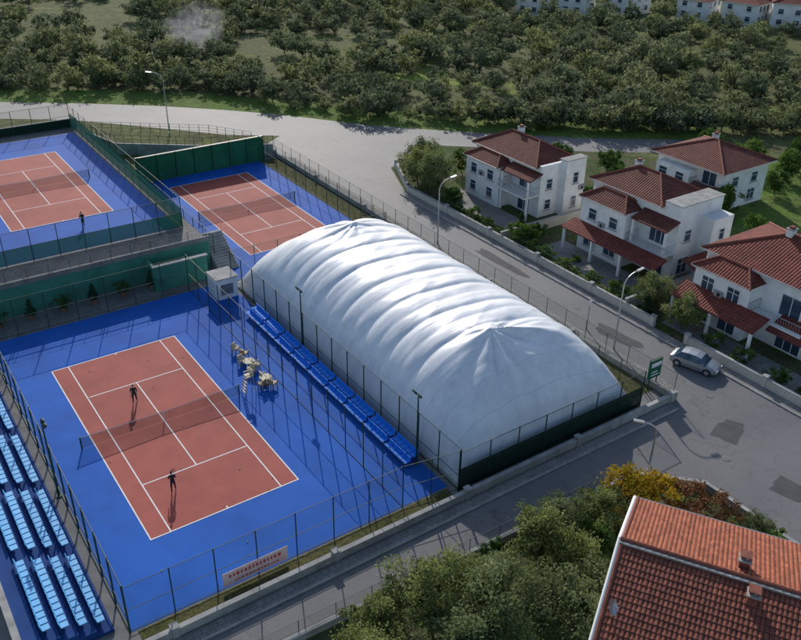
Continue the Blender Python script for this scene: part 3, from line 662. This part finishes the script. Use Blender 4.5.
def villa(name,x,y,kind):
    e=empty(name,(x,y,0))
    w=MB();r=MB();g=MB();t=MB()
    if kind==1:
        w.box(2,0,0,8.2,12.2,6.0,'white'); w.box(0,5.2,0,2,11.6,5.0,'white')
        w.box(5.0,-1.1,0,8.22,-.001,6.9,'white'); t.box(4.9,-1.2,6.9,8.3,.1,7.0,'conc')
        hip_roof(r,2,.9,8.2,12.2,6.16,1.9,over=.45); hip_roof(r,-.1,5.5,2.6,11.4,5.16,1.0,over=.35,hip=.9)
        shed(r,.0,-.3,1.99,5.0,5.1,.6,'+x')
        w.box(2,0,6.0,8.2,.40,6.5,'white')
        for a in (6.8,10.0): window(g,'-x',0,a,3.2,1.1,1.2); window(g,'-x',0,a,.9,1.1,1.2)
        window(g,'-x',2,2.6,3.1,2.0,1.9,True); window(g,'-x',2,2.6,.2,2.0,2.1,True)
        window(g,'-y',0,3.4,3.5,.9,1.2); window(g,'-y',0,3.4,.9,.9,1.2); window(g,'-y',-1.1,6.6,4.0,.8,1.3); window(g,'-y',-1.1,6.6,1.0,.8,1.3)
        balcony(t,-.3,.1,1.99,5.1,2.95); chimney(t,5.6,8,7.9); acunit(t,'-x',0,8.4,3.3); acunit(t,'-y',-1.1,7.7,3.0)
        for yy in (.1,4.75): t.box(.1,yy,.0,.35,yy+.25,2.77,'white'); t.box(.1,yy,2.96,.35,yy+.25,5.0,'white')
    elif kind==2:
        w.box(2.2,0,0,8.8,12.0,7.4,'white'); w.box(0,5.0,0,2.2,11.4,6.1,'white'); w.box(5.6,-1.6,0,8.82,-.001,6.6,'white')
        hip_roof(r,2.2,2.6,8.8,12.0,7.56,1.8,over=.45); hip_roof(r,-.1,5.2,3.0,11.2,6.26,1.1,over=.35,hip=.9)
        w.box(2.2,0,7.4,8.8,2.1,8.2,'white'); t.box(2.1,-.1,8.2,8.9,2.15,8.28,'conc')
        shed(r,.2,-.1,2.19,4.6,6.0,.7,'+x'); t.box(.4,0.0,3.2,.65,.25,6.0,'white'); t.box(.4,4.3,3.2,.65,4.55,6.0,'white')
        shed(r,-2.0,-1.0,-.01,12.2,2.75,.6,'+x','tile2'); shed(r,1.5,-3.6,8.9,-1.61,2.75,.6,'+y','tile2')
        for yy in (-.8,3.5,7.6,11.8): t.box(-1.8,yy,0,-1.55,yy+.25,2.62,'white')
        for xx in (1.7,5.5,8.4): t.box(xx,-3.4,0,xx+.25,-3.15,2.62,'white')
        for a in (6.6,9.6): window(g,'-x',0,a,4.0,1.1,1.2); window(g,'-x',0,a,.8,1.6,1.5)
        window(g,'-x',2.2,2.3,3.5,2.2,2.1,True); window(g,'-x',2.2,2.2,.2,2.2,2.2,True)
        window(g,'-y',0,3.8,4.2,1.0,1.2); window(g,'-y',-1.6,7.2,4.2,.8,1.2); window(g,'-y',0,3.8,.5,1.6,1.8); window(g,'-y',-1.6,7.2,.5,1.4,1.5)
        balcony(t,.3,-.0,2.19,4.9,3.2); chimney(t,5.8,9.2,9.0); acunit(t,'-y',-1.6,6.3,3.4); acunit(t,'-x',0,8.1,3.6)
    elif kind==3:
        w.box(1.5,0,0,10.5,10,5.2,'white'); w.box(0,3.8,0,1.5,9.0,4.6,'white')
        hip_roof(r,1.2,0,10.5,10,5.36,2.0,over=.7) 
        shed(r,-1.2,-.8,1.49,3.7,2.7,.6,'+x') 
        for a in (5.2,7.8): window(g,'-x',0,a,2.9,1.2,1.2); window(g,'-x',0,a,.7,1.2,1.2)
        window(g,'-x',1.5,1.9,3.0,2.0,1.9,True)
        for a in (4,7.8): window(g,'-y',0,a,3.1,1.2,1.2); window(g,'-y',0,a,.7,1.4,1.4)
        balcony(t,.0,.1,1.49,3.7,2.85); chimney(t,7,6,6.9)
    else:
        w.box(2.2,0,0,12,12,6.4,'white'); w.box(0.3,5.6,0,2.2,11.6,5.4,'white'); w.box(8.5,-1.5,0,12.02,-.001,5.6,'white')
        hip_roof(r,2.2,0,12,12,6.56,2.1,'tile2',over=.5); hip_roof(r,0.2,5.8,3.0,11.4,5.56,1.0,'tile2',over=.4,hip=.9)
        hip_roof(r,8.6,-1.5,12.0,2.0,5.75,.9,'tile2',over=.35,hip=.9)
        shed(r,-1.9,3.2,.29,12.4,2.75,.8,'+x','tile2'); shed(r,-.2,-1.9,2.19,3.1,2.75,.8,'+x','tile2')
        for yy in (3.4,7.8,12.0): t.box(-1.7,yy,0,-1.45,yy+.25,2.6,'white')
        t.box(0,-1.7,0,.25,-1.45,2.6,'white')
        for a in (7.2,10.0): window(g,'-x',.3,a,3.5,1.3,1.3); window(g,'-x',.3,a,.3,1.8,2.0,True)
        window(g,'-x',2.2,2.6,3.4,2.0,2.0,True); window(g,'-x',2.2,2.0,.2,2.4,2.1,True)
        for a in (4.2,6.8): window(g,'-y',0,a,3.6,1.0,1.3); window(g,'-y',0,a,.6,1.4,1.6)
        window(g,'-y',-1.5,10.2,3.2,1.2,1.2); window(g,'-y',-1.5,10.2,.7,1.2,1.4)
        balcony(t,.4,.2,2.19,5.5,3.1); chimney(t,7,7,8.5); acunit(t,'-x',.3,8.6,3.4)
    w.obj('walls',e); r.obj('roof',e); g.obj('windows',e); t.obj('trim_and_balcony',e)
    return e
villa('white_villa',66.2,68.9,1); villa('white_villa',66.4,49.0,2); villa('white_villa',86.5,58.0,3); villa('white_villa',64.0,31.6,4)
for x,y,ww,hh in ((62.6,68.5,3.6,13),(62.0,47.5,4.4,15),(61.0,29.5,3,14)): sheet('patio_paving',rect(x,y,x+ww,y+hh),0.03,'paver2')
for i,(x,y,a) in enumerate(dh):
    e=empty('white_house',(x,y,0),a); w=MB(); L=rng.uniform(8,11); W=rng.uniform(7,9); h=rng.uniform(4.5,6)
    w.box(0,0,0,L,W,h,'white'); w.obj('walls',e); r=MB(); hip_roof(r,0,0,L,W,h+.16,1.6,'tile2'); r.obj('roof',e)
    g=MB()
    for q in (2,L/2,L-2):
        for z in (1,3.4): window(g,'-y',0,q,z,1.2,1.1)
    for q in (2,W-2):
        for z in (1,3.4): window(g,'-x',0,q,z,1.2,1.1)
    g.obj('windows',e)
def near_house():
    A=Vector((29.5,20.9,0)); u=Vector((.52,-.854,0)).normalized(); w=Vector((u.y,-u.x,0))
    if w.x>0: w=-w
    e=empty('tiled_roof_house'); HW=5.9; zr=7.3; ze=5.5; L=17
    def slope(sg,mk,name):
        nu=int(L/.055); nv=int(6.2/.095); d=w*sg
        sl=Vector((d.x*HW,d.y*HW,ze-zr)); Ls=sl.length; sd=sl/Ls; nrm=u.cross(sd)
        if nrm.z<0: nrm=-nrm
        us=np.linspace(0,L,nu); vs=np.linspace(0,Ls,nv)
        UU,VV=np.meshgrid(us,vs)
        fr=(VV/.38)%1.0
        ci=(VV/.38).astype(int)%40; cj=(UU/.24).astype(int)%90
        jit=nr.rand(40,90)*0.022
        hgt=0.055*np.abs(np.sin(np.pi*UU/.24))+0.05*fr+jit[ci,cj]
        base=np.array(A+Vector((0,0,zr)))
        P=base+UU[...,None]*np.array(u)+VV[...,None]*np.array(sd)+hgt[...,None]*np.array(nrm)
        P=P.reshape(-1,3)
        F=[]
        for j in range(nv-1):
            o=j*nu
            for i in range(nu-1): F.append((o+i,o+i+1,o+nu+i+1,o+nu+i))
        if nrm.dot(u.cross(sd))<0: F=[f[::-1] for f in F]
        me=bpy.data.meshes.new(name); me.from_pydata(P.tolist(),[],F); me.materials.append(M[mk])
        uv=me.uv_layers.new(name='UVMap'); li=np.zeros(len(me.loops),dtype=np.int32); me.loops.foreach_get('vertex_index',li)
        q=np.stack([UU.ravel(),VV.ravel()],-1)[li]; uv.data.foreach_set('uv',q.ravel()); me.update()
        o=bpy.data.objects.new(name,me); COL.objects.link(o); o.parent=e
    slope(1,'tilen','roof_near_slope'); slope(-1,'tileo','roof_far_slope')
    T=Matrix(((u.x,w.x,0,A.x),(u.y,w.y,0,A.y),(0,0,1,0),(0,0,0,1)))
    b=MB(); b.box(.5,-5.2,0,L-.5,5.2,5.3,'white',T)
    b.face([T@Vector((.5,-5.2,5.3)),T@Vector((.5,5.2,5.3)),T@Vector((.5,0,6.95))],'white')
    b.obj('walls',e)
    b=MB()
    for sg in (-1,1):
        p=T@Vector((0,0,zr)); q=T@Vector((0,sg*HW,ze))
        for off,k,r_ in ((-.06,'white',.11),(.12,'ridge',.12)):
            pp=p+u*off+Vector((0,0,.04)); qq=q+u*off+Vector((0,0,.04)); b.cyl(pp,qq,r_,r_,8,k)
        b.cyl(T@Vector((-.1,sg*(HW+.08),ze-.05)),T@Vector((L,sg*(HW+.08),ze-.05)),.09,.09,8,'galv')
    n=42
    for i in range(n): b.cyl(T@Vector((i*L/n,0,zr+.09)),T@Vector(((i+1.08)*L/n,0,zr+.07)),.15,.12,8,'ridge')
    b.box(0,.16,zr-.02,L,.32,zr+.09,'conc',T)
    b.obj('ridge_and_barge_tiles',e)
    b=MB()
    for (a,c) in ((6.3,-1.1),(6.9,1.2),(11.5,-.6)):
        z=zr-abs(c)*.3
        b.box(a-.26,c-.26,z-.5,a+.26,c+.26,z+.6,'ridge',T); b.box(a-.34,c-.34,z+.6,a+.34,c+.34,z+.68,'conc',T)
        for sx in (-.22,.14): b.box(a+sx,c-.2,z+.68,a+sx+.08,c+.2,z+.9,'ridge',T)
        b.box(a-.3,c-.3,z+.9,a+.3,c+.3,z+.96,'ridge',T)
    b.obj('chimneys',e)
    b=MB(); p=T@Vector((.5,4.3,6.0)); b.cyl(p-Vector((0,0,.6)),p+Vector((0,0,.7)),.03,.03,6,'galv')
    c=p+Vector((0,0,.7)); dn=Vector((.3,-.8,.5)).normalized(); a1=dn.orthogonal().normalized(); a2=dn.cross(a1); N=18
    rings=[[c+dn*(.12*(r_/.42)**2)+(a1*math.cos(t*2*math.pi/N)+a2*math.sin(t*2*math.pi/N))*r_ for t in range(N)] for r_ in (.02,.15,.28,.42)]
    for k in range(3):
        for t in range(N): t2=(t+1)%N; b.face([rings[k][t],rings[k][t2],rings[k+1][t2],rings[k+1][t]],'galv')
    b.cyl(c,c+dn*.5,.012,.012,5,'galv'); b.cyl(c+dn*.48,c+dn*.56,.05,.05,8,'black')
    b.obj('satellite_dish',e)
    g=MB()
    for cc in (-2.6,2.2):
        for z in (1,3.7): g.box(.44,cc-.6,z,.497,cc+.6,z+1.2,'glass',T); g.box(.40,cc-.75,z-.12,.497,cc+.75,z-.02,'conc',T)
    g.obj('windows',e)
near_house()
def car(x,y,a):
    e=empty('parked_car',(x,y,.03),a)
    st=[(-2.15,.38,.62,.64,.62,.55),(-2.05,.28,.78,.82,.78,.66),(-1.75,.22,.88,.98,.85,.66),(-1.2,.2,.90,1.38,.87,.60),(-.6,.2,.91,1.46,.88,.62),(.1,.2,.90,1.46,.88,.62),(.6,.2,.89,1.36,.88,.60),(1.15,.2,.86,.98,.87,.68),(1.6,.22,.80,.86,.84,.66),(2.0,.26,.68,.72,.76,.6),(2.15,.36,.55,.57,.6,.5)]
    b=MB() 
    def sec(s): X,zb,zt,zr,wb,wt=s; return [Vector((X,-wb*.93,zb)),Vector((X,-wb,(zb+zt)/2)),Vector((X,-wb*.97,zt)),Vector((X,-wt,zr)),Vector((X,0,zr+.03)),Vector((X,wt,zr)),Vector((X,wb*.97,zt)),Vector((X,wb,(zb+zt)/2)),Vector((X,wb*.93,zb))]
    Sx=[sec(s) for s in st]
    for i in range(len(Sx)-1):
        for j in range(8):
            k='paint'
            if j in (2,5) and 2<=i<=6: k='glass'
            if j in (3,4) and i in (2,6): k='glass'
            b.face([Sx[i][j],Sx[i+1][j],Sx[i+1][j+1],Sx[i][j+1]],k)
        b.face([Sx[i][8],Sx[i+1][8],Sx[i+1][0],Sx[i][0]],'black')
    b.face(Sx[0],'paint'); b.face(Sx[-1][::-1],'paint'); b.obj('body',e)
    w=MB()
    for X in (-1.32,1.32):
        for s_ in (-1,1):
            w.cyl((X,s_*.70,.31),(X,s_*.90,.31),.32,.32,20,'tyre'); w.cyl((X,s_*.90,.31),(X,s_*.905,.31),.2,.2,14,'galv')
            w.cyl((X,s_*.6,.31),(X,s_*.893,.31),.37,.37,20,'black')
    w.obj('wheels',e)
    d=MB()
    for s_ in (-1,1):
        d.box(2.0,s_*.45,.55,2.14,s_*.68,.66,'line'); d.box(-2.14,s_*.5,.62,-2.04,s_*.72,.76,'txt'); d.box(.72,s_*.88,.9,.92,s_*1.02,1.02,'paint')
        for X in (-.75,.25): d.box(X-.03,s_*.62,.92,X+.03,s_*.885,.95,'black')
    d.box(2.1,-.3,.36,2.17,.3,.46,'black'); d.box(-2.17,-.25,.5,-2.13,.25,.6,'line'); d.obj('lights_and_trim',e)
car(57.3,36.6,math.radians(-72))
def person(name,x,y,z,a,shirt='dark',pants='dark',racket=True,stride=.2,lean=.06):
    e=empty(name,(x,y,z),a)
    V=[];E=[];R=[]
    def add(p,r,par=None):
        V.append(p);R.append(r); i=len(V)-1
        if par is not None:E.append((par,i))
        return i
    pel=add((0,0,.93),(.16,.12)); wa=add((0,lean*.4,1.10),(.14,.10),pel); ch=add((0,lean,1.30),(.175,.12),wa); nk=add((0,lean*1.2,1.47),(.07,.07),ch); hd0=add((0,lean*1.4,1.56),(.055,.055),nk)
    hands=[]
    for s_ in (-1,1):
        hp=add((s_*.09,0,.88),(.105,.10),pel); kn=add((s_*.13,s_*stride*.5+.06,.49),(.065,.07),hp); an=add((s_*.16,s_*stride*.8-.02,.10),(.042,.045),kn); add((s_*.18,s_*stride*.8+.15,.045),(.042,.035),an)
        sh=add((s_*.185,lean,1.40),(.065,.065),ch)
        el=add((s_*.25,lean+(.04 if s_<0 else .02),1.13),(.045,.045),sh)
        wr=add((s_*(.22 if s_>0 else .2),lean+.24,1.04 if s_>0 else .98),(.03,.03),el)
        pm=add((V[wr][0],V[wr][1]+.08,V[wr][2]),(.036,.02),wr); hands.append(V[pm])
        for k in range(4):
            fx=V[pm][0]+(-.03+.02*k); f1=add((fx,V[pm][1]+.05,V[pm][2]-.01),(.009,.009),pm); add((fx,V[pm][1]+.055+.01*(k in(1,2)),V[pm][2]-.045),(.008,.008),f1)
        add((V[pm][0]-s_*.05,V[pm][1]+.02,V[pm][2]-.01),(.010,.010),pm)
    me=bpy.data.meshes.new('b'); me.from_pydata(V,E,[]); o=bpy.data.objects.new('b',me); COL.objects.link(o)
    o.modifiers.new('s','SKIN')
    for i,r in enumerate(R): me.skin_vertices[0].data[i].radius=r
    me.skin_vertices[0].data[0].use_root=True
    o.modifiers.new('u','SUBSURF').levels=2
    dg=bpy.context.evaluated_depsgraph_get(); dg.update(); nm=bpy.data.meshes.new_from_object(o.evaluated_get(dg)); bpy.data.objects.remove(o)
    nm.materials.clear()
    for k in (shirt,pants,'skin','black'): nm.materials.append(M[k])
    H=[Vector(h) for h in hands]
    for f in nm.polygons:
        c=f.center; f.use_smooth=True
        if c.z<.09: f.material_index=3
        elif c.z<.93 and min((c-h).length for h in H)>.16: f.material_index=1
        elif c.z>1.47: f.material_index=2
        elif min((c-h).length for h in H)<.25: f.material_index=2
        else: f.material_index=0
    bo=bpy.data.objects.new('body',nm); COL.objects.link(bo); bo.parent=e
    bm=bmesh.new(); bmesh.ops.create_uvsphere(bm,u_segments=20,v_segments=14,radius=1)
    for v in bm.verts:
        p=v.co; q=Vector((p.x*.077,p.y*.095,p.z*.118))
        if p.y>.3 and p.z<0: q.x*=1-.25*(-p.z)
        if p.y>.9 and abs(p.x)<.25 and abs(p.z)<.3: q.y+=.022
        if abs(p.x)>.93 and abs(p.z)<.3: q.x*=1.15
        v.co=q+Vector((0,lean*1.4+.01,1.66))
    hm=bpy.data.meshes.new('head'); bm.to_mesh(hm); bm.free()
    hm.materials.append(M['skin']); hm.materials.append(M['hair'])
    for f in hm.polygons:
        f.use_smooth=True; c=f.center-Vector((0,lean*1.4,1.66))
        if c.z>.05 or (c.y<-.01 and c.z>-.05): f.material_index=1
    ho=bpy.data.objects.new('head',hm); COL.objects.link(ho); ho.parent=e
    if racket:
        b=MB(); h=H[1]; b.cyl(h+Vector((0,-.02,-.02)),h+Vector((.0,.30,.06)),.016,.014,8,'black')
        c=h+Vector((0,.47,.11)); N=20; pts=[c+Vector((.12*math.cos(t*2*math.pi/N),.16*math.sin(t*2*math.pi/N),.045*math.sin(t*2*math.pi/N))) for t in range(N+1)]
        b.tube(pts,.012,6,'black'); b.face(pts[:-1],'net'); b.obj('tennis_racket',e)
person('tennis_player',14.6,58.0,.05,2.9); person('tennis_player',13.2,46.1,.05,-.2)
person('tennis_player',19.9,88.0,ZT+.02,.2)
def smoke():
    bm=bmesh.new(); bmesh.ops.create_icosphere(bm,subdivisions=3,radius=1); me=bpy.data.meshes.new('smoke_plume'); bm.to_mesh(me); bm.free()
    for v in me.vertices:
        p=v.co; k=1+.5*noise.noise(p*1.3); v.co=Vector((p.x*7*k+p.z*3,p.y*4*k,p.z*5.5*k))
    mt=bpy.data.materials.new('smoke'); mt.use_nodes=True; nt=mt.node_tree; nt.nodes.clear()
    out=nt.nodes.new('ShaderNodeOutputMaterial'); vs=nt.nodes.new('ShaderNodeVolumePrincipled'); vs.inputs['Color'].default_value=(.92,.94,.97,1)
    tc=nt.nodes.new('ShaderNodeTexCoord'); n=tex_noise(nt,tc.outputs['Object'],.28,4,.65,1.2)
    ln=nt.nodes.new('ShaderNodeVectorMath'); ln.operation='LENGTH'
    mp=nt.nodes.new('ShaderNodeMapping'); mp.inputs['Scale'].default_value=(1/8,1/5,1/6.5); nt.links.new(tc.outputs['Object'],mp.inputs['Vector']); nt.links.new(mp.outputs[0],ln.inputs[0])
    fall=ramp(nt,ln.outputs['Value'],[(.1,(1,1,1)),(.9,(0,0,0))])
    r=ramp(nt,n,[(.42,(0,0,0)),(.72,(.45,.45,.45))]); nt.links.new(mixc(nt,1.0,r,fall,'MULTIPLY'),vs.inputs['Density']); nt.links.new(vs.outputs[0],out.inputs['Volume'])
    try: mt.cycles.volume_step_rate=3.0
    except Exception: pass
    me.materials.append(mt); o=bpy.data.objects.new('smoke_plume',me); COL.objects.link(o); o.location=(66,167,6)
smoke()
az=math.radians(66); el=math.radians(25)
sd=Vector((math.cos(el)*math.cos(az),math.cos(el)*math.sin(az),math.sin(el)))
L=bpy.data.lights.new('sun','SUN'); L.energy=4.3; L.angle=math.radians(.5); L.color=(1,.94,.86)
lo_=bpy.data.objects.new('sun',L); COL.objects.link(lo_); lo_.rotation_euler=sd.to_track_quat('Z','Y').to_euler(); lo_.location=(0,0,80)
W=bpy.data.worlds.new('World'); S.world=W; W.use_nodes=True; nt=W.node_tree
sk=nt.nodes.new('ShaderNodeTexSky'); sk.sky_type='NISHITA'; sk.sun_disc=False; sk.sun_elevation=el; sk.sun_rotation=math.radians(90)-az
nt.links.new(sk.outputs[0],nt.nodes['Background'].inputs[0]); nt.nodes['Background'].inputs[1].default_value=.15
f,pi,ro,he,H=847.6,math.radians(29.94),math.radians(1.13),math.radians(54.99),40.38
F=Vector((math.cos(he)*math.cos(pi),math.sin(he)*math.cos(pi),-math.sin(pi))); R=Vector((math.sin(he),-math.cos(he),0)); U=R.cross(F)
R2=R*math.cos(ro)+U*math.sin(ro); U2=R2.cross(F)
cd=bpy.data.cameras.new('camera'); cd.sensor_width=36; cd.sensor_fit='HORIZONTAL'; cd.lens=f/801*36; cd.clip_end=8000; cd.clip_start=.5
co=bpy.data.objects.new('camera',cd); COL.objects.link(co)
co.matrix_world=Matrix(((R2.x,U2.x,-F.x,0),(R2.y,U2.y,-F.y,0),(R2.z,U2.z,-F.z,H),(0,0,0,1)))
S.camera=co
S.view_settings.view_transform='Standard'; S.view_settings.look='None'; S.view_settings.exposure=0
